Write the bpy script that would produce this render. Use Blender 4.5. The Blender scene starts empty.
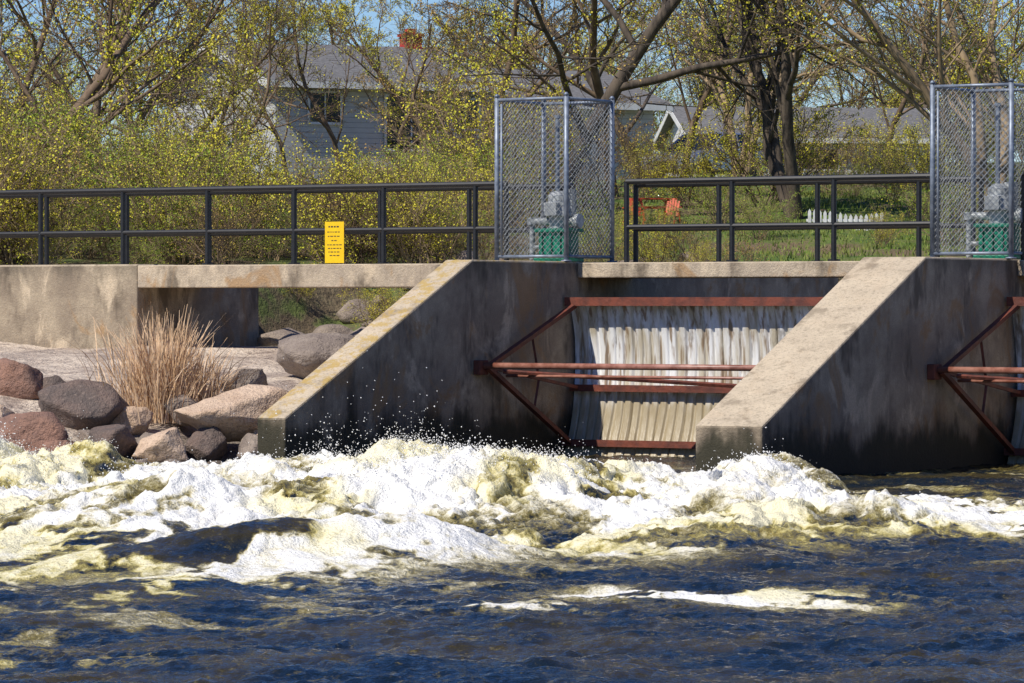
import bpy, math, random
import numpy as np
from mathutils import Vector, Matrix, noise as mnoise
R=math.radians
scene=bpy.context.scene
rng=np.random.default_rng(7)
# ---------------------------------------------------------------- materials
class Mat:
    def __init__(s,name):
        s.m=bpy.data.materials.new(name); s.m.use_nodes=True
        s.nt=s.m.node_tree; s.b=s.nt.nodes['Principled BSDF']; s.out=s.nt.nodes['Material Output']
        s.tc=s.nt.nodes.new('ShaderNodeTexCoord')
        s.geo=s.nt.nodes.new('ShaderNodeNewGeometry')
        s.b.inputs['Roughness'].default_value=.85
    def lk(s,a,b): s.nt.links.new(a,b)
    def put(s,sock,v):
        if isinstance(v,bpy.types.NodeSocket): s.lk(v,sock)
        elif isinstance(v,(tuple,list)):
            sock.default_value=tuple(v)+((1,) if len(v)==3 and sock.type=='RGBA' else ())
        else: sock.default_value=v
    def noise(s,scale,detail=6,rough=.6,stretch=(1,1,1),dist=0,world=False):
        mp=s.nt.nodes.new('ShaderNodeMapping'); mp.inputs['Scale'].default_value=stretch
        s.lk(s.geo.outputs['Position'] if world else s.tc.outputs['Object'],mp.inputs['Vector'])
        n=s.nt.nodes.new('ShaderNodeTexNoise'); n.inputs['Scale'].default_value=scale
        n.inputs['Detail'].default_value=min(detail,4); n.inputs['Roughness'].default_value=rough
        n.inputs['Distortion'].default_value=dist
        s.lk(mp.outputs[0],n.inputs['Vector']); return n.outputs['Fac']
    def mr(s,v,a,b,c=0,d=1):
        n=s.nt.nodes.new('ShaderNodeMapRange'); n.interpolation_type='SMOOTHSTEP'
        s.put(n.inputs[0],v)
        for i,x in enumerate((a,b,c,d)): n.inputs[i+1].default_value=x
        return n.outputs[0]
    def mix(s,f,a,b,mode='MIX'):
        n=s.nt.nodes.new('ShaderNodeMix'); n.data_type='RGBA'; n.blend_type=mode
        s.put(n.inputs[0],f); s.put(n.inputs[6],a); s.put(n.inputs[7],b); return n.outputs[2]
    def math(s,op,a,b=0):
        n=s.nt.nodes.new('ShaderNodeMath'); n.operation=op; s.put(n.inputs[0],a); s.put(n.inputs[1],b); return n.outputs[0]
    def xyz(s,which='Position'):
        n=s.nt.nodes.new('ShaderNodeSeparateXYZ')
        s.lk(s.geo.outputs[which],n.inputs[0]); return n.outputs
    def attr(s,name):
        n=s.nt.nodes.new('ShaderNodeAttribute'); n.attribute_name=name; return n.outputs['Fac']
    def bump(s,h,st=.3,dist=.02):
        n=s.nt.nodes.new('ShaderNodeBump'); n.inputs['Strength'].default_value=st; n.inputs['Distance'].default_value=dist
        s.lk(h,n.inputs['Height']); s.lk(n.outputs[0],s.b.inputs['Normal'])
    def col(s,c): s.put(s.b.inputs['Base Color'],c)
    def set(s,**k):
        for a,v in k.items(): s.put(s.b.inputs[a.replace('_',' ')],v)
        return s

def concrete(name,a=(.52,.42,.29),b=(.30,.235,.165),lichen=False,wet=True):
    m=Mat(name)
    c=m.mix(m.mr(m.noise(.9,8,.7),.36,.64),a,b)
    c=m.mix(m.mr(m.noise(1.6,7,.72,(1,1,.42)),.49,.68,0,.78),c,(.075,.054,.034))
    c=m.mix(m.mr(m.noise(1.4,6,.7,(1,1,.6),.6),.54,.67,0,.85),c,(.72,.58,.40))
    c=m.mix(m.mr(m.noise(1.1,5,.7,(1,1,.8),1),.54,.66,0,.75),c,(.42,.24,.095))
    c=m.mix(m.mr(m.noise(55,3,.7),.3,.7,0,.35),c,(.14,.11,.08))
    if wet:
        z=m.math('ADD',m.xyz()[2],m.math('MULTIPLY',m.noise(1.6,6,.65,(1,1,.5)),-1.3))
        c=m.mix(m.mr(z,.15,-.36,0,.95),c,(.030,.024,.016))
        c=m.mix(m.math('MULTIPLY',m.mr(z,-.1,-.3),.4),c,(.038,.040,.016))
        top=m.math('ADD',m.xyz()[2],m.math('MULTIPLY',m.noise(2.2,6,.7,(1,1,.3)),1.0))
        c=m.mix(m.mr(top,2.75,3.15,0,.55),c,(.06,.05,.036))
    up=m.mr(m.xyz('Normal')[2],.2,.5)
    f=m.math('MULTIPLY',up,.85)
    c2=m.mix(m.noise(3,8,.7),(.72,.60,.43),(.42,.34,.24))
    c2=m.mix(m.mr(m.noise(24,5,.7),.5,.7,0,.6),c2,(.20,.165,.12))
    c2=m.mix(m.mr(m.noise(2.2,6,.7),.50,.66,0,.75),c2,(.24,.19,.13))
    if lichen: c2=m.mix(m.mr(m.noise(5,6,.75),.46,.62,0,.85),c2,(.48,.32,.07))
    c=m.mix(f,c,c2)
    m.col(c); m.set(Roughness=.9)
    m.bump(m.noise(30,8,.7),.6,.03)
    return m.m
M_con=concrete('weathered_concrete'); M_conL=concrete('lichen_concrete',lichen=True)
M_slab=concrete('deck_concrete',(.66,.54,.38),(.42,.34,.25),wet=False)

def simple(name,c1,c2,sc=8,rough=.6,metal=0,bump=0,stretch=(1,1,1),world=False):
    m=Mat(name); m.col(m.mix(m.mr(m.noise(sc,6,.65,stretch,0,world),.35,.65),c1,c2)); m.set(Roughness=rough,Metallic=metal)
    if bump: m.bump(m.noise(sc*3,5,.6,stretch),bump,.02)
    return m.m
M_rust=simple('rusty_steel',(.20,.050,.026),(.10,.030,.02),5,.7,0,.5)
M_rustL=simple('pale_red_pipe',(.40,.19,.14),(.20,.07,.045),5,.4)
M_black=simple('black_paint',(.006,.007,.009),(.012,.013,.015),12,.5)
M_galv=simple('galvanised_steel',(.26,.30,.36),(.15,.18,.23),9,.5,.35)
M_wire=simple('chain_wire',(.29,.31,.32),(.17,.18,.19),20,.6,.2)
M_green=simple('green_machine_paint',(.005,.24,.14),(.004,.13,.08),6,.4)
M_grey=simple('grey_machine_paint',(.42,.44,.44),(.24,.26,.27),8,.45,.1)
M_yellow=simple('yellow_sign_paint',(.88,.56,.0),(.80,.50,.0),7,.5)
M_ink=simple('sign_ink',(.03,.025,.02),(.04,.03,.02),7,.6)
M_dark=simple('dark_glass',(.01,.012,.015),(.02,.022,.025),4,.08)
M_trim=simple('white_trim',(.75,.75,.73),(.65,.65,.62),4,.6)
M_orange=simple('orange_wood',(.62,.10,.03),(.45,.07,.025),8,.6)
M_white=simple('white_pickets',(.78,.78,.74),(.6,.6,.56),8,.6)
M_brick=simple('red_brick',(.50,.04,.03),(.34,.03,.025),12,.8)
M_tire=simple('tyre_rubber',(.02,.02,.02),(.03,.03,.03),9,.8)
M_car=simple('silver_car_paint',(.35,.37,.40),(.33,.35,.38),3,.25,.6)
M_lens=simple('lamp_lens',(.7,.7,.72),(.6,.6,.62),5,.15)
M_straw=simple('dry_grass_straw',(.78,.56,.36),(.54,.35,.19),3,.8)
M_blade=simple('lawn_blades',(.12,.20,.02),(.22,.24,.05),1.2,.8)
M_barkA=simple('bark_brown',(.12,.078,.048),(.21,.15,.095),5,.9,0,0,(1,1,.3))
M_barkB=simple('bark_grey_tan',(.22,.155,.085),(.33,.24,.14),4,.9,0,0,(1,1,.3))
M_barkT=simple('dark_furrowed_bark',(.045,.034,.026),(.13,.10,.07),7,.9,0,.6,(1,1,.25))

def leafmat(name,a,b,c):
    m=Mat(name)
    k=m.mix(m.mr(m.noise(1.1,2,.6,world=True),.38,.62),a,b)
    k=m.mix(m.mr(m.noise(9,1,.5,world=True),.45,.65,0,.8),k,c)
    m.col(k); m.set(Roughness=.7)
    m.put(m.b.inputs['Specular IOR Level'],.2)
    return m.m
M_leafY=leafmat('spring_leaves_yellow',(.62,.56,.04),(.42,.45,.04),(.72,.60,.07))
M_leafG=leafmat('spring_leaves_green',(.28,.40,.04),(.42,.46,.05),(.16,.26,.03))
M_leafR=leafmat('spring_buds_brown',(.52,.34,.10),(.56,.46,.08),(.32,.19,.07))

def siding(name,a,b):
    m=Mat(name); z=m.xyz()[2]
    fr=m.math('FRACT',m.math('MULTIPLY',z,7.0))
    c=m.mix(m.noise(2,5,.6),a,b); c=m.mix(m.mr(fr,.0,.18,.55,0),c,(.10,.10,.11)); m.col(c); m.bump(fr,.6,.02); return m.m
M_sid1=siding('pale_siding',(.58,.58,.56),(.44,.44,.43)); M_sid2=siding('white_siding',(.76,.76,.75),(.62,.62,.62))
def shing():
    m=Mat('asphalt_shingles'); z=m.xyz()[2]
    fr=m.math('FRACT',m.math('MULTIPLY',z,14.0))
    c=m.mix(m.mr(m.noise(9,5,.7),.3,.7),(.20,.195,.19),(.11,.108,.105)); c=m.mix(m.mr(fr,0,.25,.5,0),c,(.05,.05,.05))
    m.col(c); m.bump(fr,.4,.02); return m.m
M_roof=shing()
# ---------------------------------------------------------------- mesh builder
class MB:
    def __init__(s): s.v=[];s.f=[];s.mi=[]
    def add(s,vs,fs,mi=0):
        o=len(s.v); s.v+= [tuple(x) for x in vs]; s.f+=[tuple(i+o for i in q) for q in fs]; s.mi+=[mi]*len(fs)
    def prism(s,bottom,top,mi=0):
        n=len(bottom)
        s.add(list(bottom)+list(top),[tuple(range(n))[::-1],tuple(range(n,2*n))]+[(i,(i+1)%n,n+(i+1)%n,n+i) for i in range(n)],mi)
    def tube(s,pts,rads,sides=8,mi=0,caps=True):
        pts=[Vector(p) for p in pts]; n=len(pts)
        if not hasattr(rads,'__len__'): rads=[rads]*n
        vs=[];fs=[]
        d0=(pts[1]-pts[0]).normalized()
        a=d0.orthogonal().normalized()
        for i,p in enumerate(pts):
            d=(pts[min(i+1,n-1)]-pts[max(i-1,0)]).normalized()
            a=(a-d*a.dot(d)); a=a.normalized() if a.length>1e-5 else d.orthogonal().normalized()
            b=d.cross(a)
            for k in range(sides):
                t=2*math.pi*k/sides; vs.append(p+(a*math.cos(t)+b*math.sin(t))*rads[i])
        for i in range(n-1):
            for k in range(sides):
                k2=(k+1)%sides; fs.append((i*sides+k,i*sides+k2,(i+1)*sides+k2,(i+1)*sides+k))
        if caps: fs+= [tuple(range(sides))[::-1],tuple(range((n-1)*sides,n*sides))]
        s.add(vs,fs,mi)
    def obox(s,o,ax,ay,az,mi=0):
        o=Vector(o);ax=Vector(ax);ay=Vector(ay);az=Vector(az)
        s.prism([o,o+ax,o+ax+ay,o+ay],[o+az,o+ax+az,o+ax+ay+az,o+ay+az],mi)
    def obj(s,name,mats,parent=None,bevel=0,smooth=False,fix=True):
        me=bpy.data.meshes.new(name); me.from_pydata(s.v,[],s.f); 
        for m in mats: me.materials.append(m)
        me.polygons.foreach_set('material_index',s.mi)
        if fix:
            import bmesh
            bm=bmesh.new(); bm.from_mesh(me); bmesh.ops.recalc_face_normals(bm,faces=bm.faces); bm.to_mesh(me); bm.free()
        if smooth: me.shade_smooth()
        me.update()
        ob=bpy.data.objects.new(name,me); scene.collection.objects.link(ob)
        if parent: ob.parent=parent
        if bevel:
            b=ob.modifiers.new('b','BEVEL'); b.width=bevel; b.segments=2; b.limit_method='ANGLE'
        return ob
def empty(name,loc=(0,0,0),rz=0,sc=1):
    e=bpy.data.objects.new(name,None); scene.collection.objects.link(e); e.location=loc; e.rotation_euler=(0,0,rz); e.scale=(sc,sc,sc); return e
def fastmesh(name,v,f,mats,smooth=False,attrs=None,link=True):
    v=np.asarray(v,dtype=np.float32); f=np.asarray(f,dtype=np.int32); k=f.shape[1]
    me=bpy.data.meshes.new(name); me.vertices.add(len(v)); me.vertices.foreach_set('co',v.ravel())
    me.loops.add(f.size); me.loops.foreach_set('vertex_index',f.ravel())
    me.polygons.add(len(f)); me.polygons.foreach_set('loop_start',np.arange(0,f.size,k,dtype=np.int32))
    for m in mats: me.materials.append(m)
    if attrs:
        for an,av in attrs.items():
            a=me.attributes.new(an,'FLOAT','POINT'); a.data.foreach_set('value',av.astype(np.float32).ravel())
    me.update(calc_edges=True); me.validate()
    if smooth: me.shade_smooth()
    if not link: return me
    ob=bpy.data.objects.new(name,me); scene.collection.objects.link(ob); return ob
def grid_faces(nx,ny):
    i=np.arange(nx-1)[None,:]+np.arange(ny-1)[:,None]*nx
    return np.stack([i,i+1,i+1+nx,i+nx],-1).reshape(-1,4)
def _h(i,j,s):
    n=(i.astype(np.int64)*374761393+j.astype(np.int64)*668265263+s*1442695)&0x7fffffff
    n=((n^(n>>13))*1274126177)&0x7fffffff
    n=n^(n>>16)
    return (n&0xffff)/65535.0
def vn(x,y,s=0):
    xi=np.floor(x);yi=np.floor(y);fx=x-xi;fy=y-yi;fx=fx*fx*fx*(fx*(fx*6-15)+10);fy=fy*fy*fy*(fy*(fy*6-15)+10)
    a=_h(xi,yi,s);b=_h(xi+1,yi,s);c=_h(xi,yi+1,s);d=_h(xi+1,yi+1,s)
    return (a*(1-fx)+b*fx)*(1-fy)+(c*(1-fx)+d*fx)*fy
def fbm(x,y,o=4,s=0,g=.5):
    t=0;a=1;n=0
    for k in range(o):
        c,q=math.cos(.6*k+.3),math.sin(.6*k+.3)
        t=t+a*vn((x*c-y*q)*2**k+17.3*k,(x*q+y*c)*2**k+5.1*k,s+k);n+=a;a*=g
    return t/n
def sm(x,a,b):
    t=np.clip((x-a)/(b-a),0,1); return t*t*(3-2*t)
# ---------------------------------------------------------------- dam frame (s along the deck, t downstream)
OX,OY=.85,54.0; UX,UY=.857,-.515; DX,DY=-.515,-.857
U=Vector((UX,UY,0)); D=Vector((DX,DY,0))
def W(s,t,z): return Vector((OX+s*UX+t*DX,OY+s*UY+t*DY,z))
def dbox(mb,s0,s1,t0,t1,z0,z1,mi=0):
    mb.prism([W(s0,t0,z0),W(s1,t0,z0),W(s1,t1,z0),W(s0,t1,z0)],[W(s0,t0,z1),W(s1,t0,z1),W(s1,t1,z1),W(s0,t1,z1)],mi)
DT=2.56
def pier(s0,s1,tb,mat):
    prof=[(tb,-1.2),(tb,DT),(2.65,DT),(6.95,.62),(6.95,-1.2)]
    mb=MB(); mb.prism([W(s0,t,z) for t,z in prof],[W(s1,t,z) for t,z in prof])
    return mb.obj('concrete_pier',[mat],bevel=.025)
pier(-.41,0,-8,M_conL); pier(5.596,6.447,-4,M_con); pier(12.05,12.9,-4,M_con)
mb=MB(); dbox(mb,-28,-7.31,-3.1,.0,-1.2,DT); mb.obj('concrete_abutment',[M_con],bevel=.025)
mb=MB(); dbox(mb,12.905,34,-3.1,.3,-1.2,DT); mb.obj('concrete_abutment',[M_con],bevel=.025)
mb=MB()
dbox(mb,-7.305,-.415,-1.6,0,DT-.34,DT-.015)
dbox(mb,-1.2,-.42,.003,.35,DT-.24,DT-.012)
dbox(mb,.004,5.592,-1.6,-.05,DT-.22,DT-.015); dbox(mb,6.451,12.046,-1.6,-.05,DT-.22,DT-.015)
dbox(mb,5.3,5.59,-.045,.3,DT-.22,DT-.012)
mb.obj('dam_walkway_deck',[M_slab],bevel=.015)
def railing(s0,s1,t,off):
    mb=MB(); z=DT
    mb.tube([W(s0,t,z+1.07),W(s1,t,z+1.07)],.04,8); mb.tube([W(s0,t,z+.46),W(s1,t,z+.46)],.034,8)
    s=s0+off
    while s<=s1:
        mb.tube([W(s,t,z-.02),W(s,t,z+1.07)],.036,8); mb.tube([W(s,t,z-.012),W(s,t,z+.012)],.08,8); s+=1.5
    mb.tube([W(s1,t,z-.02),W(s1,t,z+1.07)],.036,8)
    if s0>-5: mb.tube([W(s0,t,z-.02),W(s0,t,z+1.07)],.036,8)
    mb.obj('pipe_railing',[M_black],smooth=False)
railing(-26,-1.15,-.12,.35); railing(-26,-.9,-1.5,.9); railing(.72,5.3,-.14,1.6); railing(.1,5.3,-1.5,1.3)
railing(6.5,12,-.14,.4); railing(6.5,12,-1.5,1.1)
e=empty('yellow_warning_sign')
mb=MB(); o=W(-4.10,-.07,DT-.0); mb.obox(o,U*.32,-D*.006,(0,0,.58)); mb.obj('plate',[M_yellow],e,bevel=.002)
mb=MB()
random.seed(3)
for i,(z,w) in enumerate([(.50,.2),(.43,.24),(.37,.22),(.31,.1),(.25,.24),(.20,.22),(.15,.2),(.10,.16)]):
    x=(.32-w)/2
    while x<(.32+w)/2-.02:
        l=random.uniform(.02,.05); mb.obox(o+U*x+Vector((0,0,z))+D*.002,U*l,-D*.0015,(0,0,.012 if i>0 else .02)); x+=l+.014
mb.obj('lettering',[M_ink],e)
mb=MB(); mb.tube([o+U*.16-D*.03+Vector((0,0,.46)),o+U*.16-D*.07+Vector((0,0,.46))],.03,8); mb.obj('clamp',[M_galv],e)
# ---------------------------------------------------------------- cages
def cage(s1,t1,w=1.09,dp=1.25,h=2.22):
    e=empty('chain_link_cage'); s0=s1-w; t0=t1-dp; z0=DT; z1=DT+h
    fr=MB(); C=[(s0,t1),(s1,t1),(s1,t0),(s0,t0)]
    for s,t in C:
        fr.tube([W(s,t,z0),W(s,t,z1+.03)],.034,10); fr.tube([W(s,t,z1+.02),W(s,t,z1+.06)],[.045,.015],10)
        fr.tube([W(s,t,z0),W(s,t,z0+.02)],.07,8)
    for i in range(4):
        a,b=C[i],C[(i+1)%4]
        for z in (z0+.07,z1-.02): fr.tube([W(*a,z),W(*b,z)],.022,8)
    fr.tube([W(s0+.09,t1+.03,z0+.1),W(s0+.09,t1+.03,z1-.08)],.016,8)
    fr.obj('frame',[M_galv],e,smooth=True)
    wr=MB(); p=.085; r=.0044
    def panel(P0,A,wd,ht):
        A=A.normalized(); Z=Vector((0,0,1)); nn=A.cross(Z)*.004
        k=-ht
        while k<wd:
            for sgn in (1,-1):
                a=max(k,0); b=min(k+ht,wd)
                if b-a>.01:
                    za=a-k; zb=b-k
                    if sgn<0: xa,xb=wd-a,wd-b
                    else: xa,xb=a,b
                    wr.tube([P0+A*xa+Z*za+nn*sgn,P0+A*xb+Z*zb+nn*sgn],r,3,caps=False)
            k+=p
    for i in range(4):
        a=W(*C[i],z0+.07); b=W(*C[(i+1)%4],z0+.07); panel(a,b-a,(b-a).length,h-.09)
    wr.obj('chain_link_mesh',[M_wire],e,fix=False)
cage(-.02,.2); cage(6.48,.2)
def hoist(s,t):
    e=empty('gate_hoist'); z=DT
    g=MB(); dbox(g,s-.2,s+.2,t-.2,t+.2,z+.0,z+.40); dbox(g,s-.25,s+.25,t-.25,t+.25,z+.40,z+.45); dbox(g,s-.26,s+.26,t-.24,t+.24,z-.0+.001,z+.05)
    for q in (-.14,0,.14): dbox(g,s+q-.015,s+q+.015,t+.2,t+.235,z+.05,z+.4)
    g.obj('green_gearbox',[M_green],e,bevel=.01)
    m=MB()
    m.tube([W(s-.42,t,z+.55),W(s+.3,t,z+.55)],.05,14); m.tube([W(s+.26,t,z+.55),W(s+.34,t,z+.55)],.1,14)
    m.tube([W(s,t,z+.45),W(s,t,z+.62)],.13,16); m.tube([W(s,t,z+.62),W(s,t,z+.66),W(s,t,z+.82),W(s,t,z+.9),W(s,t,z+.96)],[.2,.19,.15,.15,.07],16)
    m.tube([W(s-.42,t,z+.55),W(s-.42,t,z+.02)],.04,12); m.tube([W(s+.12,t-.1,z+.6),W(s+.12,t-.1,z+.98)],.09,12)
    m.tube([W(s-.42,t,z+.2),W(s-.2,t,z+.2)],.03,10); dbox(m,s-.1,s+.1,t+.15,t+.24,z+.62,z+.8)
    m.tube([W(s-.42,t,z+.5),W(s-.42,t,z+.6)],.07,12)
    m.obj('drive_unit',[M_grey],e,smooth=False,bevel=.006)
    st=MB(); st.tube([W(s-.02,t,z+.9),W(s-.02,t,z+1.95)],.03,10); st.tube([W(s-.02,t,z+1.95),W(s-.02,t,z+1.99)],.045,10)
    st.obj('lift_stem_cover',[M_galv],e)
hoist(-.34,-.15); hoist(6.16,-.15)
# ---------------------------------------------------------------- tainter gates
def gmat():
    m=Mat('limed_gate_planks')
    c=m.mix(m.mr(m.noise(7,4,.6,(1,1,.08)),.35,.62),(.52,.46,.34),(.84,.84,.82))
    c=m.mix(m.mr(m.noise(11,5,.6,(1,1,.10)),.50,.64,0,.85),c,(.24,.15,.07))
    c=m.mix(m.mr(m.noise(3,6,.7,(1,1,.5)),.58,.72,0,.6),c,(.12,.09,.06))
    z=m.math('ADD',m.xyz()[2],m.math('MULTIPLY',m.noise(9,4,.6,(1,1,.1)),.7))
    c=m.mix(m.mr(z,1.3,.9),c,m.mix(m.noise(10,4,.6,(1,1,.1)),(.22,.16,.07),(.52,.45,.32)))
    m.col(c); m.set(Roughness=.4); m.bump(m.noise(14,5,.6,(1,1,.1)),.5,.02); return m.m
M_gate=gmat()
TT,TZ=2.507,1.17; GR=2.5
def gpt(s,z,rr=GR): return W(s,TT-math.sqrt(max(rr*rr-(z-TZ)**2,0)),z)
def gate(s0,s1):
    e=empty('tainter_gate'); s0+=.03; s1-=.03
    n=int((s1-s0)/.01); zs=np.linspace(-.1,2.0,15); v=[]
    ss=np.linspace(s0,s1,n)
    for z in zs:
        for s in ss:
            ph=(s/.135); k=int(math.floor(ph)); fr=ph-k
            prof=.030*min(1,max(0,(abs(math.sin(math.pi*fr))-.18)*2.6))+.018*((k*7919)%13)/13
            v.append(gpt(s+.006*math.sin(z*5+k)+.02*(z-1)*math.sin(k*2.1),z,GR-prof))
    ob=fastmesh('skin_planks',v,grid_faces(n,len(zs)),[M_gate]); ob.parent=e
    b=MB()
    for z,h in ((2.02,.075),(.86,.05),(.13,.05)):
        p=gpt(0,z,GR-.05); t=-( (p.x-OX)*.515+(p.y-OY)*.857 )
        dbox(b,s0,s1,t,t+.12,z-h/2,z+h/2); dbox(b,s0,s1,t+.10,t+.125,z-h/2-.02,z+h/2+.02)
    for s in (s0+.12,s1-.12):
        for z in (1.97,.12):
            p=gpt(s,z,GR-.12); b.tube([W(s,TT,TZ),p],.045,4)
        b.tube([W(s,TT,TZ),gpt(s,.86,GR-.12)],.03,4)
        for (za,ka),(zb,kb) in (((1.97,.5),(.86,.55)),((.12,.55),(.86,.55))):
            A=W(s,TT,TZ).lerp(gpt(s,za,GR-.12),ka); B=W(s,TT,TZ).lerp(gpt(s,zb,GR-.12),kb); b.tube([A,B],.022,4)
    b.tube([W(s0+.2,TT-.25,TZ-.06),gpt(s0+3.2,.88,GR-.15)],.03,6)
    b.obj('arms_and_girders',[M_rust],e)
    c=MB(); c.tube([W(s0-.02,TT,TZ+.02),W(s1+.02,TT,TZ+.02)],.04,12); c.tube([W(s0+.1,TT-.5,TZ-.12),W(s1,TT-.5,TZ-.12)],.02,8)
    c.obj('trunnion_tube',[M_rustL],e,smooth=True)
    k=MB()
    for a in (s0-.028,s1-.07): dbox(k,a,a+.1,TT-.1,TT+.12,TZ-.1,TZ+.09)
    k.obj('trunnion_brackets',[M_rust],e,bevel=.01)
gate(0,5.596); gate(6.447,12.05)
# ---------------------------------------------------------------- terrain
def st_of(X,Y):
    dx=X-OX;dy=Y-OY; return dx*UX+dy*UY, dx*DX+dy*DY
def hback(X,Y):
    return np.interp(Y,[-50,60,66,72,85,95,110,150,200,400,900],[2.4,2.45,2.6,3.1,4.2,4.8,5.3,6.6,9,16,20])
def terr(X,Y):
    s,t=st_of(X,Y); hb=hback(X,Y)
    nz=fbm(X*.5,Y*.5,4,11)-.5
    Yw=48+.46*(np.clip(X,-9,-2.7)+2.7)+ .5*(fbm(X*.8,Y*0+3,2,5)-.5)
    Dd=Y-Yw
    bank=np.interp(Dd,[-6,-1.5,0,1.5,3,4.6,10,20],[-1.3,-.6,-.15,.08,.45,.88,1.33,1.4])+nz*.34+.22*np.abs(fbm(X*1.1,Y*.7,3,13)-.5)
    left=bank*sm(-s,.25,.7)-1.2*(1-sm(-s,.25,.7))
    bay=np.where(t<-3.5,1.35+(hb-1.35)*sm(-t,3.8,8.5),1.35)
    k=sm(-s,7.6,8.2)*sm(-t,1.2,2.0); bay=bay*(1-k)+(2.45+(hb-2.45)*sm(-t,3,9))*k
    pond=-1+(hb+1)*sm(-t,9,12)
    q=sm(-s,.25,.7); up=bay*q+pond*(1-q)
    kk=sm(-t,-.1,.4)
    dn=np.where(s<-.2,left,-1.2)
    h=dn*(1-kk)+up*kk
    rb=sm(s,24,32); h=h*(1-rb)+np.maximum(h,2.3)*rb
    ourside=sm(-Y,-5,0); h=h*(1-ourside)+.35*ourside
    return h+nz*.35*sm(-t,9,14)
xs=np.concatenate([[-700,-500,-350,-250,-180,-130,-100,-80,-60,-50,-42,-36,-30,-26,-23],np.arange(-20,20,.28),[20,23,26,30,36,42,50,60,80,100,130,180,250,350,500,700]])
ys=np.concatenate([[-120,-60,-30,-15,-8,-5,-3,-1,0,1,2,3,5,8,12,18,25,32,38],np.arange(41,92,.28),np.arange(92,130,1.5),[135,142,150,160,172,185,200,230,270,330,400,500,650,850]])
X,Y=np.meshgrid(xs,ys); Z=terr(X,Y); S_,T_=st_of(X,Y)
rocky=sm(T_,-3.6,-2.2)*sm(Y,20,30); lawn=sm(X+.08*(Y-60),1.0,3.0)
def groundmat():
    m=Mat('ground_soil_grass_rock'); P=m.xyz()
    rock=m.mix(m.mr(m.noise(1.1,8,.7),.38,.62),(.72,.60,.47),(.44,.35,.28))
    rock=m.mix(m.mr(m.noise(5,6,.7,(.5,1,1)),.50,.64,0,.75),rock,(.25,.185,.15))
    rock=m.mix(m.mr(m.noise(22,5,.7),.5,.68,0,.6),rock,(.18,.14,.11))
    rock=m.mix(m.mr(P[2],.5,.15,0,.85),rock,(.05,.042,.032))
    gr=m.mix(m.mr(m.noise(.9,6,.65),.4,.6),(.09,.16,.018),(.16,.19,.04))
    gr=m.mix(m.mr(m.noise(.35,5,.7),.46,.60),gr,(.19,.135,.07))
    dirt=m.mix(m.mr(m.noise(1.4,6,.7),.4,.6),(.13,.095,.055),(.20,.155,.09))
    dirt=m.mix(m.mr(m.noise(.7,6,.7),.44,.56,0,.85),dirt,(.11,.16,.03))
    c=m.mix(m.attr('lawn'),dirt,gr)
    c=m.mix(m.mr(m.noise(14,4,.7),.5,.7,0,.6),c,(.05,.045,.02))
    c=m.mix(m.attr('rocky'),c,rock)
    m.col(c); m.set(Roughness=.95); m.bump(m.noise(9,8,.7),.9,.12); return m.m
fastmesh('ground',np.stack([X,Y,Z],-1).reshape(-1,3),grid_faces(len(xs),len(ys)),[groundmat()],True,{'rocky':rocky,'lawn':lawn})
# ---------------------------------------------------------------- river water
xs=np.concatenate([[-300,-200,-120,-70,-40,-25,-17,-13,-11],np.arange(-9.5,-6.4,.1),np.arange(-6.4,6.4,.023),np.arange(6.4,10,.1),[11,13,17,25,40,70,120,200,300]])
ys=np.concatenate([[1,3,5,8,11,14,16,17.5,18.5],np.arange(19.3,30,.035),np.arange(30,48,.04),np.arange(48,62,.2)])
X,Y=np.meshgrid(xs,ys)
wx=X+.6*(fbm(X*.7,Y*.7,3,91)-.5); wy=Y+2.4*(fbm(X*.55,Y*.4,4,77,.6)-.5)
Yl=np.interp(wx,[-8,-3.3,-2.1,-1.2,-.1,1.5,2.75,4.2,8],[24.6,25.2,26.0,27.6,29.6,31.0,32.2,32.9,34])
Yu=np.interp(wx,[-8,-3.3,-2.6,0.6,1.6,2.4,2.9,3.5,4.8,8],[62,52,45.2,44.6,45.0,45.2,43.2,41.2,38.4,37])
F=sm(wy-Yl,-.5,2.4)*sm(Yu-Y-.8*(fbm(X*1.2,Y*.8,3,79)-.5),0,.9)
Yc=np.interp(X,[-7,-4,-1,1,3,5],[40.0,39.5,38.8,39.0,37.4,35.0])
core=np.exp(-(np.abs(Y-Yc)/np.where(Y>Yc,6.8,6.2))**2.6)*np.interp(X,[-8,2.6,3.6,5.5],[1,1,.5,.3])
A=F*(.15+.85*core)
def rid(x,y,o,s,g=.5):
    t=0;a=1;n=0
    for k in range(o):
        c,q=math.cos(.9*k+.5),math.sin(.9*k+.5)
        v=1-np.abs(2*vn((x*c-y*q)*2.1**k+7.7*k,(x*q+y*c)*2.1**k+3.3*k,s+k)-1); t=t+a*v*v;n+=a;a*=g
    return t/n
def bil(x,y,o,s,g=.5):
    t=0;a=1;n=0
    for k in range(o):
        c,q=math.cos(.9*k+.5),math.sin(.9*k+.5)
        v=np.abs(2*vn((x*c-y*q)*2.1**k+7.7*k,(x*q+y*c)*2.1**k+3.3*k,s+k)-1); t=t+a*np.sqrt(v*v+.004);n+=a;a*=g
    return t/n
wpx=.25*(fbm(X*2.2,Y*1.6,3,201)-.5); wpy=.5*(fbm(X*2.2,Y*1.6,3,211)-.5)
b1=fbm(X*.75+3,Y*.42,2,21)
b2=bil(X*1.2+wpx*2.5,Y*.75+wpy*2,2,31,.5)
b3=bil(X*3.6+wpx*5,Y*2.4+wpy*4,4,41,.58)-.4
b4=fbm(X*17,Y*12,2,47,.6)-.5
rg=rid(X*1.3+wpx*4,Y*.8+wpy*3,3,231,.55)
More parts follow.
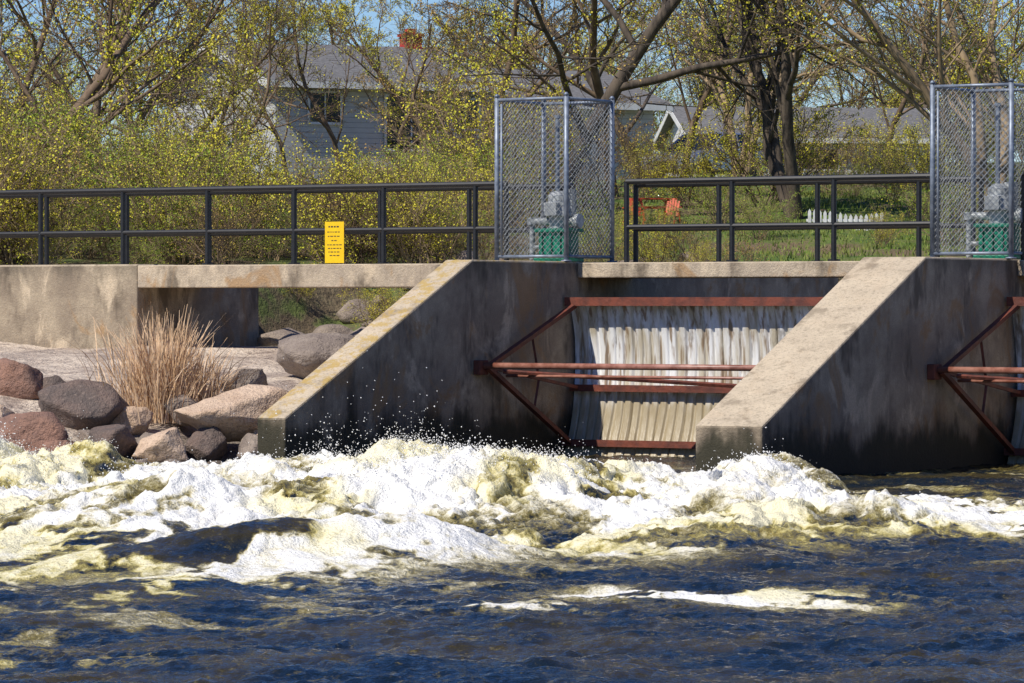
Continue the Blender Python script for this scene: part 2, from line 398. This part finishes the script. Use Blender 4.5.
swell=.22*np.exp(-((Y-41.8-.5*np.sin(X*.9+.4))/1.2)**2)*sm(Yu-Y,.2,2)+.27*np.exp(-((Y-36.4-.9*np.sin(X*.7+1))/.95)**2)*sm(X,-4.5,-2)*sm(-X,-4,-1)+.20*np.exp(-((Y-31.8-.5*X)/.7)**2)*sm(-X,-.6,.8)*sm(X,-4.5,-2.5)
H=A*(.42*(b1-.25)*1.2+.27*b2+.19*b3+.07*b4)+swell*F*(.5+b1)
calm=.080*(fbm(X*.8+.3*Y,Y*.8,4,51,.55)-.5)*2+.050*(rid(X*1.5+Y*.5+wpx*4,Y*1.7+wpy*4,4,61,.55)-.45)+.016*(fbm(X*8,Y*8,2,66)-.5)*2
H=H+calm*(1-.55*F)-.03
H=np.where(Y>47.6,np.minimum(H,.12),H)
f0=F*(.33+.95*core)+.7*(b2-.40)*A+.9*(b1-.5)*A
st=fbm(X*1.6+wpx*4,Y*.75+wpy*3,5,81,.65)
streak=sm(st,.38,.62)
foam=f0+(streak-.5)*1.1*F+ (b3)*.6*F+b4*.4*F-.35*sm(rg,.5,.8)*F*(1-.3*core)
tr=sm(fbm(X*.8+2,Y*.9,5,101,.65),.56,.67)*.42*sm(wy-Yl,-3,0)
px_=(X-1.45)/1.15; py_=(Y-27.6-.25*np.sin(X*2))/.7
patch=np.exp(-(px_**4+py_**2))*1.7*sm(fbm(X*2.4,Y*1.5,5,111,.65),.34,.52)
px_=(X+.1)/.8; py_=(Y-26.4)/.35; patch+=np.exp(-(px_**2+py_**2))*1.0*sm(fbm(X*3,Y*2.4,5,113,.65),.45,.57)
px_=(X+2.7)/.7; py_=(Y-22.8)/.6; patch+=np.exp(-(px_**2+py_**2))*.6*sm(fbm(X*3,Y*2,5,117,.65),.52,.62)
foam=np.maximum(foam,np.maximum(tr,patch))
foam=np.where(Y>47.6,foam*.5,foam)
tan=sm(fbm(X*.75+8,Y*.5,4,131,.6),.46,.62)
foam=foam-.30*tan*core*F*sm(fbm(X*2.2+wpx*4,Y*1.1,3,171),.4,.6)
Xd=X+A*.16*(fbm(X*3.5,Y*3.5,2,141)-.5); Yd=Y+A*.3*(fbm(X*3.5,Y*3.5,2,151)-.5)
def watermat():
    m=Mat('river_water'); fo=m.attr('foam'); tn=m.attr('tan')
    na=m.noise(9,5,.75,(1,.7,1)); nb=m.noise(34,3,.65)
    v=m.math('ADD',m.math('ADD',fo,m.math('MULTIPLY',m.math('SUBTRACT',na,.5),1.1)),m.math('MULTIPLY',m.math('SUBTRACT',nb,.5),.6))
    f=m.mr(v,.28,.70)
    w=m.mix(m.mr(m.noise(.9,2,.6),.42,.64),(.007,.014,.022),(.045,.036,.013))
    w=m.mix(m.mr(v,.04,.42),w,(.21,.17,.05))
    foamc=m.mix(m.mr(v,.42,1.15),m.mix(tn,(.66,.60,.40),(.54,.46,.15)),m.mix(tn,(.90,.89,.84),(.86,.80,.55)))
    m.col(m.mix(f,w,foamc)); m.set(Roughness=m.mr(f,0,1,.09,.6),IOR=1.33)
    m.put(m.b.inputs['Specular IOR Level'],m.mr(f,0,1,.55,.2))
    hgt=m.math('ADD',m.math('MULTIPLY',m.noise(7,4,.65,(1,1.3,1)),1.0),m.math('MULTIPLY',m.math('MULTIPLY',nb,f),.55))
    m.bump(hgt,.85,.055)
    return m.m
fastmesh('river_water',np.stack([Xd,Yd,H],-1).reshape(-1,3),grid_faces(len(xs),len(ys)),[watermat()],True,{'foam':foam,'tan':tan})
m=Mat('pond_water'); m.col((.13,.095,.05)); m.set(Roughness=.35,IOR=1.33); m.put(m.b.inputs['Specular IOR Level'],.2); m.bump(m.noise(3,5,.6),.1,.02)
mb=MB(); p=[W(-.2,-13,1.9),W(-.2,.05,1.9),W(34,.05,1.9),W(34,-13,1.9)]; mb.add(p,[(0,1,2,3)]); mb.obj('reservoir_water',[m.m])
# spray droplets
wgt=(np.clip(foam-.3,0,1.2)*np.clip(H-.1,0,1)**2*(np.abs(X)<6.4)*(Y>36)*(Y<46.4)*(A>.2)).ravel()
wgt/=wgt.sum(); idx=rng.choice(wgt.size,16000,p=wgt)
n=len(idx); cx=Xd.ravel()[idx]+rng.normal(0,.05,n); cy=Yd.ravel()[idx]+rng.normal(0,.07,n); clump=vn(cx*2.6,cy*1.3,5)**4
cz=H.ravel()[idx]+.005+rng.exponential(.025,n)*(.3+7*clump); rr=np.clip(rng.lognormal(-5.4,.42,n),.002,.008)
n2=360; cx=np.concatenate([cx,-1.75+rng.normal(0,.5,n2)]); cy=np.concatenate([cy,44.5+rng.normal(0,.5,n2)]); cz=np.concatenate([cz,.2+rng.exponential(.25,n2)]); rr=np.concatenate([rr,rng.uniform(.003,.007,n2)])
O8=np.array([[1,0,0],[-1,0,0],[0,1,0],[0,-1,0],[0,0,1],[0,0,-1]],float); F8=np.array([[0,2,4],[2,1,4],[1,3,4],[3,0,4],[2,0,5],[1,2,5],[3,1,5],[0,3,5]])
V=(np.stack([cx,cy,cz],-1)[:,None,:]+O8[None]*rr[:,None,None]*rng.uniform(.7,1.4,(len(rr),1,3))).reshape(-1,3)
FF=(F8[None]+6*np.arange(len(rr))[:,None,None]).reshape(-1,3)
m=Mat('spray_white'); m.col((.95,.94,.90)); m.set(Roughness=.4)
fastmesh('water_spray',V,FF,[m.m],True)
# ---------------------------------------------------------------- rocks
def rockmat(name,a,b,c):
    m=Mat(name); k=m.mix(m.mr(m.noise(2.4,7,.65),.35,.65),a,b); k=m.mix(m.mr(m.noise(26,5,.7),.5,.7,0,.7),k,c)
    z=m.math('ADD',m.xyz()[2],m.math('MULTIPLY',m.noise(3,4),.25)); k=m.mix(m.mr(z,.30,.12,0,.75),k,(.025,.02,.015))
    m.col(k); m.set(Roughness=.85); m.bump(m.noise(11,9,.75),1.0,.07); return m.m
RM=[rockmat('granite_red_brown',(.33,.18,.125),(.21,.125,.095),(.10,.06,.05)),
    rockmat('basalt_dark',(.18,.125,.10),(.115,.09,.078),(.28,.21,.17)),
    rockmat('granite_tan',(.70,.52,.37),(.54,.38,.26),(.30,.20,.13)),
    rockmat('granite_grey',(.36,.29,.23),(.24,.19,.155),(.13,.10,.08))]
import bmesh
def rock_data(seed,sub=4):
    bm=bmesh.new(); bmesh.ops.create_icosphere(bm,subdivisions=sub,radius=1); r=random.Random(seed)
    pl=[(Vector((r.gauss(0,1),r.gauss(0,1),r.gauss(0,1))).normalized(),r.uniform(.55,.78)) for _ in range(13)]
    off=Vector((seed*3.1,seed*1.7,0))
    for v in bm.verts:
        v.co*=1+.18*mnoise.noise(v.co*1.1+off)
        for nrm,k in pl:
            d=v.co.dot(nrm)
            if d>k: v.co-=nrm*(d-k)*.93
        v.co*=1+.06*mnoise.noise(v.co*3.5+off)+.035*mnoise.noise(v.co*9+off)
    vs=np.array([v.co[:] for v in bm.verts]); fs=np.array([[v.index for v in f.verts] for f in bm.faces]); bm.free(); return vs,fs
def boulder(x,y,z,sx,sy,sz,mat,seed,rz=0):
    v,f=rock_data(seed); v=v*np.array([sx,sy,sz*1.08])*1.32; c,s=math.cos(rz),math.sin(rz)
    v=np.stack([v[:,0]*c-v[:,1]*s+x,v[:,0]*s+v[:,1]*c+y,v[:,2]+z+.03],-1)
    fastmesh('boulder',v,f,[RM[mat]],True)
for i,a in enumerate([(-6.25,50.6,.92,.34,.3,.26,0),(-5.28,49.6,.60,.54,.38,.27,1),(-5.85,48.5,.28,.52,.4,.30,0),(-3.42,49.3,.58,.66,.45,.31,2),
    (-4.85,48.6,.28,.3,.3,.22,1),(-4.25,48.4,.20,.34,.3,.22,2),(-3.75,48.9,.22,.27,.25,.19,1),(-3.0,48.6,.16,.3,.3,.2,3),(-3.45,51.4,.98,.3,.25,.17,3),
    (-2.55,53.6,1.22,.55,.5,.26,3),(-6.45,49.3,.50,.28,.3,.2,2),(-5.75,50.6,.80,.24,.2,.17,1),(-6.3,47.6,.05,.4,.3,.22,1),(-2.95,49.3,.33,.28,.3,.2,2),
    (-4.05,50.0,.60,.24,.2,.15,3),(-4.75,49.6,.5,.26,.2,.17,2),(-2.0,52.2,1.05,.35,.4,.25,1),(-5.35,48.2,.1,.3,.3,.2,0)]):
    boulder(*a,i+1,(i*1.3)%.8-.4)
allv=[];allf=[];o=0
bases=[rock_data(50+k,3) for k in range(6)]
def scat(n,fx):
    global o
    for i in range(n):
        x,y,r=fx(); z=float(terr(np.array([x]),np.array([y]))[0]); v,f=bases[i%6]
        sc=np.array([r*random.uniform(.8,1.3),r*random.uniform(.8,1.2),r*random.uniform(.5,.8)])*1.2; a=random.uniform(0,6.28); c,s=math.cos(a),math.sin(a); v=v*sc
        allv.append(np.stack([v[:,0]*c-v[:,1]*s+x,v[:,0]*s+v[:,1]*c+y,v[:,2]+z+r*.15],-1)); allf.append(f+o); o+=len(v)
random.seed(5)
def f1():
    x=random.uniform(-7,-2.75); return x,48+.46*(x+2.7)+abs(random.gauss(0,1.0))-.3,random.uniform(.08,.22)
scat(190,f1)
def f2():
    p=W(random.uniform(-7.2,-.5),random.uniform(-8.5,-2.5),0); return p.x,p.y,random.uniform(.1,.34)
scat(170,f2)
fastmesh('riprap_stones',np.concatenate(allv),np.concatenate(allf),[RM[3]],True)
# ---------------------------------------------------------------- dry grass
def blades(name,base,n,h,spread,lean,mat,w=.006,seed=1):
    r=np.random.default_rng(seed); V=[];Fc=[]
    ang=r.uniform(0,6.283,n); rad=np.abs(r.normal(0,spread,n)); L=h*r.uniform(.45,1.08,n)*(.75+.5*vn(np.cos(ang)*3+5,rad*5,seed)); ln=np.abs(r.normal(0,lean,n))+.35*rad/spread*lean
    bx=base[0]+np.cos(ang)*rad; by=base[1]+np.sin(ang)*rad; la=ang+r.normal(0,.9,n)
    wa=r.uniform(0,3.14,n); pts=[]
    for k,tt in enumerate((0,.4,.75,1)):
        x=bx+np.cos(la)*ln*L*tt**1.8; y=by+np.sin(la)*ln*L*tt**1.8; z=base[2]+L*(tt-.22*ln*tt**3)
        ww=w*(1,.9,1.15,.4)[k]
        pts+= [np.stack([x-np.cos(wa)*ww,y-np.sin(wa)*ww,z],-1),np.stack([x+np.cos(wa)*ww,y+np.sin(wa)*ww,z],-1)]
    V=np.stack(pts,1).reshape(-1,3); q=np.array([[0,1,3,2],[2,3,5,4],[4,5,7,6]]); Fc=(q[None]+8*np.arange(n)[:,None,None]).reshape(-1,4)
    return fastmesh(name,V,Fc,[mat])
blades('dry_grass_clump',(-4.42,50.3,.50),1000,1.22,.32,.24,M_straw,.0055,1)
blades('dry_grass_clump',(-3.95,50.6,.60),300,.75,.2,.35,M_straw,.0055,2)
# lawn blades
n=26000; bx=rng.uniform(1,14,n); by=rng.uniform(63,92,n); hz=terr(bx,by); s_,t_=st_of(bx,by); k=(hz>2.3)&(t_<-3.5); bx,by,hz=bx[k],by[k],hz[k]; n=len(bx)
hh=rng.uniform(.03,.08,n)*(.5+1.4*vn(bx*.6,by*.6,3)); a=rng.uniform(0,3.14,n)
V=np.stack([np.stack([bx-np.cos(a)*.02,by-np.sin(a)*.02,hz-.03],-1),np.stack([bx+np.cos(a)*.02,by+np.sin(a)*.02,hz-.03],-1),np.stack([bx+rng.normal(0,.04,n),by+rng.normal(0,.04,n),hz+hh],-1)],1).reshape(-1,3)
fastmesh('lawn_grass',V,np.arange(3*n).reshape(-1,3),[M_blade])
# ---------------------------------------------------------------- trees
def make_tree(name,seed,H,stems,nch,rat,r0,ang,trop,leafn,leafs,bark,leaf,wob=.16,droop=0,tspread=.0,start=.25,minr=.008):
    r=random.Random(seed); mb=MB(); tips=[]; mx=len(nch)
    def grow(p,d,L,rad,l):
        ns=(8,6,4,3,2)[min(l,4)]; sides=(8,6,4,3,3)[min(l,4)]; pts=[p.copy()]; rs=[rad]; ds=[d.copy()]
        endf=.35 if l<mx else .3
        for i in range(ns):
            tp=trop if l<mx-1 else trop-droop
            d=(d+Vector((r.gauss(0,wob),r.gauss(0,wob),r.gauss(0,wob*.6)+tp))).normalized()
            p=p+d*(L/ns); pts.append(p.copy()); rs.append(max(rad*(1-(1-endf)*(i+1)/ns),minr*.8)); ds.append(d.copy())
        mb.tube(pts,rs,sides,0,caps=False)
        if l>=mx-1:
            tips.extend(pts[1:])
        if l<mx:
            for k in range(nch[l]):
                f=(start if l==0 else .2)+(1-(start if l==0 else .2))*((k+r.random())/nch[l]); x=f*ns; i=min(int(x),ns-1); q=pts[i].lerp(pts[i+1],x-i); dd=ds[min(i+1,ns)]
                ax=dd.orthogonal().normalized(); ax.rotate(Matrix.Rotation(r.uniform(0,6.283),3,dd)); nd=dd.copy(); nd.rotate(Matrix.Rotation(R(r.uniform(*ang)),3,ax))
                rr=rs[i]*r.uniform(.42,.62); grow(q,nd,L*rat[l]*r.uniform(.7,1.15)*(1.15-.45*f),max(rr,minr),l+1)
    for s in range(stems):
        a=r.uniform(0,6.283); d=Vector((math.cos(a)*tspread*r.uniform(.4,1),math.sin(a)*tspread*r.uniform(.4,1),1)).normalized()
        grow(Vector((math.cos(a)*.12*(stems>1),math.sin(a)*.12*(stems>1),-.2)),d,H*r.uniform(.8,1.05)*(.75 if stems==1 else .8),r0*r.uniform(.7,1),0)
    bv=np.array(mb.v); bf=mb.f
    g=np.random.default_rng(seed); T=np.array([t[:] for t in tips]); ii=g.integers(0,len(T),leafn); C=T[ii]+g.normal(0,.05,(leafn,3))
    a=g.normal(0,1,(leafn,3)); a/=np.linalg.norm(a,axis=1,keepdims=True); b=np.cross(a,g.normal(0,1,(leafn,3))); b/=np.linalg.norm(b,axis=1,keepdims=True)
    sz=leafs*g.uniform(.5,1.25,(leafn,1)); a=a*sz*.5; b=b*sz*.36
    LV=np.stack([C-a,C+b,C+a,C-b],1).reshape(-1,3); LF=np.arange(4*leafn).reshape(-1,4)+len(bv)
    V=np.concatenate([bv,LV]); Fa=np.concatenate([np.array(bf),LF])
    me=fastmesh(name,V,Fa,[bark,leaf],link=False)
    mi=np.zeros(len(me.polygons),dtype=np.int32); mi[len(bf):]=1; me.polygons.foreach_set('material_index',mi); return me
TR={}
for i in range(3): TR['tall%d'%i]=make_tree('tall_tree',10+i,11,1,(10,7,5,4),(.5,.5,.5,.5),.14,(25,62),.05,(9500,6500,8000)[i],.060,M_barkA,(M_leafY,M_leafR,M_leafG)[i],start=.15)
for i in range(2): TR['bare%d'%i]=make_tree('bare_tree',60+i,11,1,(9,7,5,4),(.52,.5,.5,.5),(.2,.12)[i],(28,65),.04,(3000,2600)[i],.055,(M_barkT,M_barkA)[i],(M_leafR,M_leafY)[i],start=.2)
for i in range(2): TR['willow%d'%i]=make_tree('willow_tree',20+i,9.5,3,(8,7,5,4),(.5,.5,.5,.5),.17,(22,50),.06,9500,.06,M_barkT if i==0 else M_barkB,M_leafY,droop=.15,tspread=.30,start=.22)
for i in range(4): TR['shrub%d'%i]=make_tree('shrub',30+i,3.6,13,(6,5,3),(.5,.5,.5),.026,(20,55),.03,(7500,6500,2600,5500)[i],.052,M_barkB if i%2 else M_barkA,(M_leafY,M_leafG,M_leafR,M_leafY)[i],tspread=.75,start=.08,minr=.0062)
def plant(nm,key,x,y,sc=1,rz=None,sz=None,parent=None):
    ob=bpy.data.objects.new(nm,TR[key]); scene.collection.objects.link(ob)
    z=float(terr(np.array([float(x)]),np.array([float(y)]))[0]); ob.location=(x,y,z-.05); ob.rotation_euler=(0,0,random.uniform(0,6.28) if rz is None else rz)
    ob.scale=(sc,sc,sc if sz is None else sz)
    if parent: ob.parent=parent
random.seed(21)
def P(px,y): return (px-512)*y/4000
for px,y,k,sc in [(30,78,'tall0',1),(95,84,'tall1',1),(145,82,'bare1',.85),(-5,90,'tall2',1.1),(205,98,'bare1',.7),(290,100,'bare1',.7),(345,92,'bare1',.75),(440,98,'tall0',.7),(490,92,'tall1',.9),(60,100,'tall0',1.1),(120,92,'tall0',.8),(230,88,'bare1',.6),(395,90,'tall1',.55),(180,90,'tall0',.6)]:
    plant('budding_tree',k,P(px,y),y,sc)
plant('maple_tree','bare0',P(556,79),79,1.1,3.3); plant('maple_tree','tall0',P(615,86),86,1.0); plant('maple_tree','bare1',P(680,96),96,1.0)
plant('willow_tree','willow0',P(800,79),79,1.0,4.2); plant('willow_tree','willow1',P(990,76),76,.9,2.0); plant('willow_tree','willow1',P(735,94),94,.8,.4)
plant('maple_tree','bare1',P(880,100),100,.9); plant('maple_tree','tall0',P(935,96),96,.8); plant('maple_tree','bare0',P(640,104),104,.9)
for i in range(34):
    px=random.uniform(-30,490); y=random.uniform(64,80)
    if 290<px<470: sc=random.uniform(.4,.70); y=random.uniform(64,76)
    elif 165<px<290: sc=random.uniform(.45,.8)
    else: sc=random.uniform(.65,1.1)
    plant('budding_shrub','shrub%d'%random.choice([0,1,2,3,1,0]),P(px,y),y,sc)
for i in range(18):
    y=random.uniform(64.5,69); plant('budding_shrub','shrub%d'%random.choice([1,2,3,1]),P(i*28+random.uniform(-12,12),y),y,random.uniform(.3,.5))
for px,y,k,sc in [(590,80,2,.7),(640,84,3,.5),(690,82,0,.55),(765,82,0,.8),(850,84,1,.3),(890,84,3,.4),(945,78,0,.6),(1010,80,0,.8),(505,76,1,.6),(470,70,3,.6),(540,84,0,.7),(600,70,1,.3),(760,72,1,.3),(880,70,3,.25),(720,76,1,.4),(950,72,1,.4),(785,88,3,.7),(830,90,2,.5),(910,92,0,.6),(870,96,3,.5),(630,72,3,.22),(664,74,1,.2)]:
    plant('budding_shrub','shrub%d'%k,P(px,y),y,sc)
for i in range(22):
    p=W(random.uniform(-8,-.8),random.uniform(-9,-4.0),0); plant('bank_shrub','shrub%d'%random.choice([0,1,2,3]),p.x,p.y,random.uniform(.16,.32))
e=empty('distant_tree_line')
for i in range(42):
    y=random.uniform(168,250); x=P(random.uniform(-200,1220),y)
    plant('distant_tree',random.choice(['tall0','tall1','bare0','bare1','willow0']),x,y,random.uniform(.8,1.15),parent=e)
e=empty('distant_undergrowth')
for i in range(46):
    y=random.uniform(122,240); x=P(random.uniform(-200,1220),y)
    if 640<512+x*4000/y<1000 and y<176: continue
    plant('undergrowth_bush',random.choice(['shrub0','shrub1','shrub2','shrub3']),x,y,random.uniform(1.0,2.0),parent=e)
# ---------------------------------------------------------------- houses
def house(name,loc,ang,L,Wd,zb,ze,zr,sid,wins,chim=None,wing=None,balc=None):
    e=empty(name,loc,ang)
    wl=MB(); wl.prism([(0,0,zb),(L,0,zb),(L,Wd,zb),(0,Wd,zb)],[(0,0,ze),(L,0,ze),(L,Wd,ze),(0,Wd,ze)])
    hy=Wd/2; 
    for x in (0,L): wl.add([(x,0,ze),(x,Wd,ze),(x,hy,zr-.05)],[(0,1,2)])
    if wing:
        l2,e2,r2=wing; wl.prism([(L+.002,.3,zb),(L+l2,.3,zb),(L+l2,Wd-.3,zb),(L+.002,Wd-.3,zb)],[(L+.002,.3,e2),(L+l2,.3,e2),(L+l2,Wd-.3,e2),(L+.002,Wd-.3,e2)])
        wl.add([(L+l2,.3,e2),(L+l2,Wd-.3,e2),(L+l2,hy,r2-.05)],[(0,1,2)])
    wl.obj('walls',[sid],e,fix=False)
    rf=MB()
    def roof(x0,x1,y0,y1,ze,zr):
        sl=(zr-ze)/((y1-y0)/2); ov=.45; th=.14; hy=(y0+y1)/2
        for ya in (y0-ov,y1+ov):
            za=ze-sl*ov
            rf.prism([(x0,ya,za),(x1,ya,za),(x1,hy,zr),(x0,hy,zr)],[(x0,ya,za+th),(x1,ya,za+th),(x1,hy,zr+th),(x0,hy,zr+th)],0)
            rf.obox((x0,ya-(.02 if ya<hy else 0),za-.06),(x1-x0,0,0),(0,.02,0),(0,0,.19),1)
        for x in (x0-.03,x1+.005):
            for ya in (y0-ov,y1+ov):
                za=ze-sl*ov; rf.prism([(x,ya,za-.1),(x+.025,ya,za-.1),(x+.025,hy,zr-.1),(x,hy,zr-.1)],[(x,ya,za+.13),(x+.025,ya,za+.13),(x+.025,hy,zr+.13),(x,hy,zr+.13)],1)
    roof(-.4,L+(.4 if not wing else .2),0,Wd,ze,zr)
    if wing: roof(L+.24,L+wing[0]+.4,.3,Wd-.3,wing[1],wing[2])
    rf.obj('roof',[M_roof,M_trim],e)
    wd=MB(); gl=MB()
    for face,x,z,w,h in wins:
        if face=='f': o=Vector((x,-.03 if x<L else .27,z)); ax=Vector((1,0,0)); nn=Vector((0,-1,0))
        else: o=Vector((-.03,x,z)); ax=Vector((0,1,0)); nn=Vector((-1,0,0))
        gl.obox(o+nn*.0,ax*w,-nn*.02,(0,0,h))
        f=.07
        for (a,b,c,d) in ((-f,-f,w+2*f,f),(-f,h,w+2*f,f),(-f,0,f,h),(w,0,f,h),(w/2-.02,0,.04,h)):
            wd.obox(o+ax*a+Vector((0,0,b))+nn*.04,ax*c,-nn*.03,(0,0,d))
    gl.obj('window_glass',[M_dark],e); wd.obj('window_frames',[M_trim],e)
    if chim:
        c=MB(); x,y,z0,z1,w=chim; c.obox((x,y,z0),(w,0,0),(0,w,0),(0,0,z1-z0)); c.obox((x-.05,y-.05,z1),(w+.1,0,0),(0,w+.1,0),(0,0,.08)); c.obox((x+.12,y+.12,z1+.08),(w-.24,0,0),(0,w-.24,0),(0,0,.14)); c.obj('chimney',[M_brick],e)
    if balc:
        x0,x1,z=balc; b=MB(); b.obox((x0,-1.6,z),(x1-x0,0,0),(0,1.56,0),(0,0,.15)); b.obox((x0,-1.6,z+.9),(x1-x0,0,0),(0,.07,0),(0,0,.07))
        n=int((x1-x0)/.16)
        for i in range(n+1): b.obox((x0+i*(x1-x0-.04)/n,-1.59,z+.15),(.04,0,0),(0,.04,0),(0,0,.75))
        for x in (x0,(x0+x1)/2,x1-.1): b.obox((x,-1.6,z-3),(.12,0,0),(0,.12,0),(0,0,3))
        b.obj('balcony',[M_barkB],e)
house('siding_house',(-6.5,110,0),R(25),6.6,8.6,4.0,8.1,9.3,M_sid1,
  [('f',3.3,6.3,1.5,1.45),('f',1.0,7.0,.9,.8),('f',5.3,6.9,.8,.8),('f',8.5,6.2,1.0,.8),('g',2.2,6.3,.7,.8),('g',5.6,6.3,.7,.8),('g',1.0,4.9,.5,.5)],
  chim=(5.7,4.1,8.9,9.75,.5),wing=(5.2,7.7,8.75),balc=(3.0,6.4,5.6))
house('ranch_house',(7.0,152,0),R(8),9.4,7,5.8,8.3,9.5,M_sid2,[('f',1.2,7.1,.9,.75),('f',4.2,7.1,1.3,.75),('f',7.2,7.1,.9,.75),('g',2,7.1,.8,.8)])
# ---------------------------------------------------------------- car
def car(x,y,rz):
    z=float(terr(np.array([x]),np.array([y]))[0]); e=empty('parked_car',(x,y,z),rz)
    b=MB(); prof=[(-2.1,.35),(-2.15,.75),(-2.05,1.0),(-1.2,1.05),(.75,.98),(1.85,.82),(2.12,.62),(2.1,.32)]
    b.prism([(p[0],-.88,p[1]) for p in prof],[(p[0],.88,p[1]) for p in prof]); b.obj('body',[M_car],e,bevel=.06)
    g=MB(); g.prism([(-1.85,-.82,1.02),(.85,-.82,.97),(.85,.82,.97),(-1.85,.82,1.02)],[(-1.45,-.66,1.45),(.05,-.66,1.45),(.05,.66,1.45),(-1.45,.66,1.45)]); g.obj('windows',[M_dark],e,bevel=.02)
    r=MB(); r.prism([(-1.5,-.68,1.452),(.1,-.68,1.452),(.1,.68,1.452),(-1.5,.68,1.452)],[(-1.35,-.6,1.5),(0,-.6,1.5),(0,.6,1.5),(-1.35,.6,1.5)])
    for yy in (-1,1):
        r.tube([(.86,.80*yy,.98),(.07,.655*yy,1.46)],.035,6); r.tube([(-.6,.82*yy,1.0),(-.62,.66*yy,1.46)],.035,6); r.tube([(-1.83,.8*yy,1.03),(-1.46,.65*yy,1.46)],.045,6)
        r.obox((.6,.9*yy-.09,.98),(.12,0,0),(0,.18,0),(0,0,.12))
    r.obj('roof_and_pillars',[M_car],e)
    w=MB()
    for xx in (-1.35,1.35):
        for yy in (-.9,.72): w.tube([(xx,yy,.33),(xx,yy+.2,.33)],.33,20)
    w.obj('wheels',[M_tire],e,bevel=.02)
    l=MB()
    for yy in (-.8,.5): l.obox((2.04,yy,.62),(.06,0,0),(0,.3,0),(0,0,.13))
    l.obj('headlamps',[M_lens],e); q=MB(); q.obox((2.09,-.4,.42),(.04,0,0),(0,.8,0),(0,0,.2)); q.obj('grille',[M_tire],e)
car(5.6,116,R(-125))
# ---------------------------------------------------------------- picnic table
x,y=P(652,77.5),77.5; z=float(terr(np.array([x]),np.array([y]))[0]); e=empty('picnic_table',(x,y,z),R(20),.6)
b=MB()
for i in range(5): b.obox((-.75,-.33+i*.135,.70),(1.5,0,0),(0,.12,0),(0,0,.04))
for yy in (-.72,-.58,.46,.60): b.obox((-.75,yy,.42),(1.5,0,0),(0,.12,0),(0,0,.04))
for xx in (-.55,.5):
    b.obox((xx,-.72,.36),(.05,0,0),(0,1.44,0),(0,0,.06)); b.obox((xx,-.33,.64),(.05,0,0),(0,.66,0),(0,0,.06))
    for sg in (-1,1): b.prism([(xx+.05,sg*.6,0),(xx+.1,sg*.6,0),(xx+.1,sg*.5,0),(xx+.05,sg*.5,0)],[(xx+.05,sg*.25,.7),(xx+.1,sg*.25,.7),(xx+.1,sg*.15,.7),(xx+.05,sg*.15,.7)])
b.obj('timber',[M_orange],e)
def chair(px,y,rz,sc):
    x=P(px,y); z=float(terr(np.array([x]),np.array([y]))[0]); e=empty('orange_lawn_chair',(x,y,z),rz,sc); b=MB()
    for i in range(5): b.obox((-.27+i*.11,-.05+.0,.36),(.09,0,0),(0,-.5,.05),(0,0,.025))
    for i in range(5): b.obox((-.27+i*.11,-.05,.36),(.09,0,0),(0,.25,.62+.05*(2-abs(i-2))),(0,-.025,.0))
    for x0 in (-.33,.28):
        b.obox((x0,-.55,0),(.05,0,0),(0,.09,0),(0,0,.56)); b.obox((x0,-.6,.56),(.07,0,0),(0,.68,0),(0,0,.03)); b.obox((x0,.05,0),(.05,0,0),(0,.09,0),(0,-.1,.56))
    b.obj('slats',[M_orange],e)
chair(632,76,R(15),.5); chair(672,76.5,R(-25),.5)
b=MB(); x0=P(808,76)
for i in range(15):
    xx=x0+i*.098; zz=float(terr(np.array([xx]),np.array([76.]))[0])-.1; b.prism([(xx,76,zz),(xx+.06,76,zz),(xx+.06,76.02,zz),(xx,76.02,zz)],[(xx,76,zz+.38),(xx+.06,76,zz+.38),(xx+.06,76.02,zz+.38),(xx,76.02,zz+.38)])
    b.prism([(xx,76,zz+.38),(xx+.06,76,zz+.38),(xx+.06,76.02,zz+.38),(xx,76.02,zz+.38)],[(xx+.028,76,zz+.43),(xx+.032,76,zz+.43),(xx+.032,76.02,zz+.43),(xx+.028,76.02,zz+.43)])
zz=float(terr(np.array([x0+.7]),np.array([76.]))[0])-.1
for h in (.12,.28): b.obox((x0-.03,76.022,zz+h),(1.47,0,0),(0,.02,0),(0,0,.05))
b.obj('white_picket_fence',[M_white])
# ---------------------------------------------------------------- light & camera
el=R(50); az=math.atan2(-.74,-.67)
Sd=Vector((math.sin(az)*math.cos(el),math.cos(az)*math.cos(el),math.sin(el)))
su=bpy.data.lights.new('sun','SUN'); su.energy=5.0; su.angle=R(.5); su.color=(1,.94,.84)
so=bpy.data.objects.new('sun',su); scene.collection.objects.link(so); so.rotation_euler=Sd.to_track_quat('Z','Y').to_euler()
w=bpy.data.worlds.new('World'); scene.world=w; w.use_nodes=True; nt=w.node_tree; bg=nt.nodes['Background']
sk=nt.nodes.new('ShaderNodeTexSky'); sk.sky_type='NISHITA'; sk.sun_disc=False; sk.sun_elevation=el; sk.sun_rotation=az%(2*math.pi); sk.air_density=.85; sk.dust_density=.0; sk.ozone_density=5
hs=nt.nodes.new('ShaderNodeHueSaturation'); hs.inputs['Saturation'].default_value=1.22; hs.inputs['Hue'].default_value=.515
nt.links.new(sk.outputs[0],hs.inputs['Color']); nt.links.new(hs.outputs[0],bg.inputs[0]); bg.inputs[1].default_value=.11
cd=bpy.data.cameras.new('camera'); cd.lens=140.6; cd.sensor_width=36; cd.clip_end=3000; cd.clip_start=.5
co=bpy.data.objects.new('camera',cd); scene.collection.objects.link(co); co.location=(0,0,2.0); co.rotation_euler=(R(90)-math.atan(38.5/4000),0,0)
scene.camera=co
scene.view_settings.view_transform='Standard'; scene.view_settings.look='None'; scene.view_settings.exposure=0
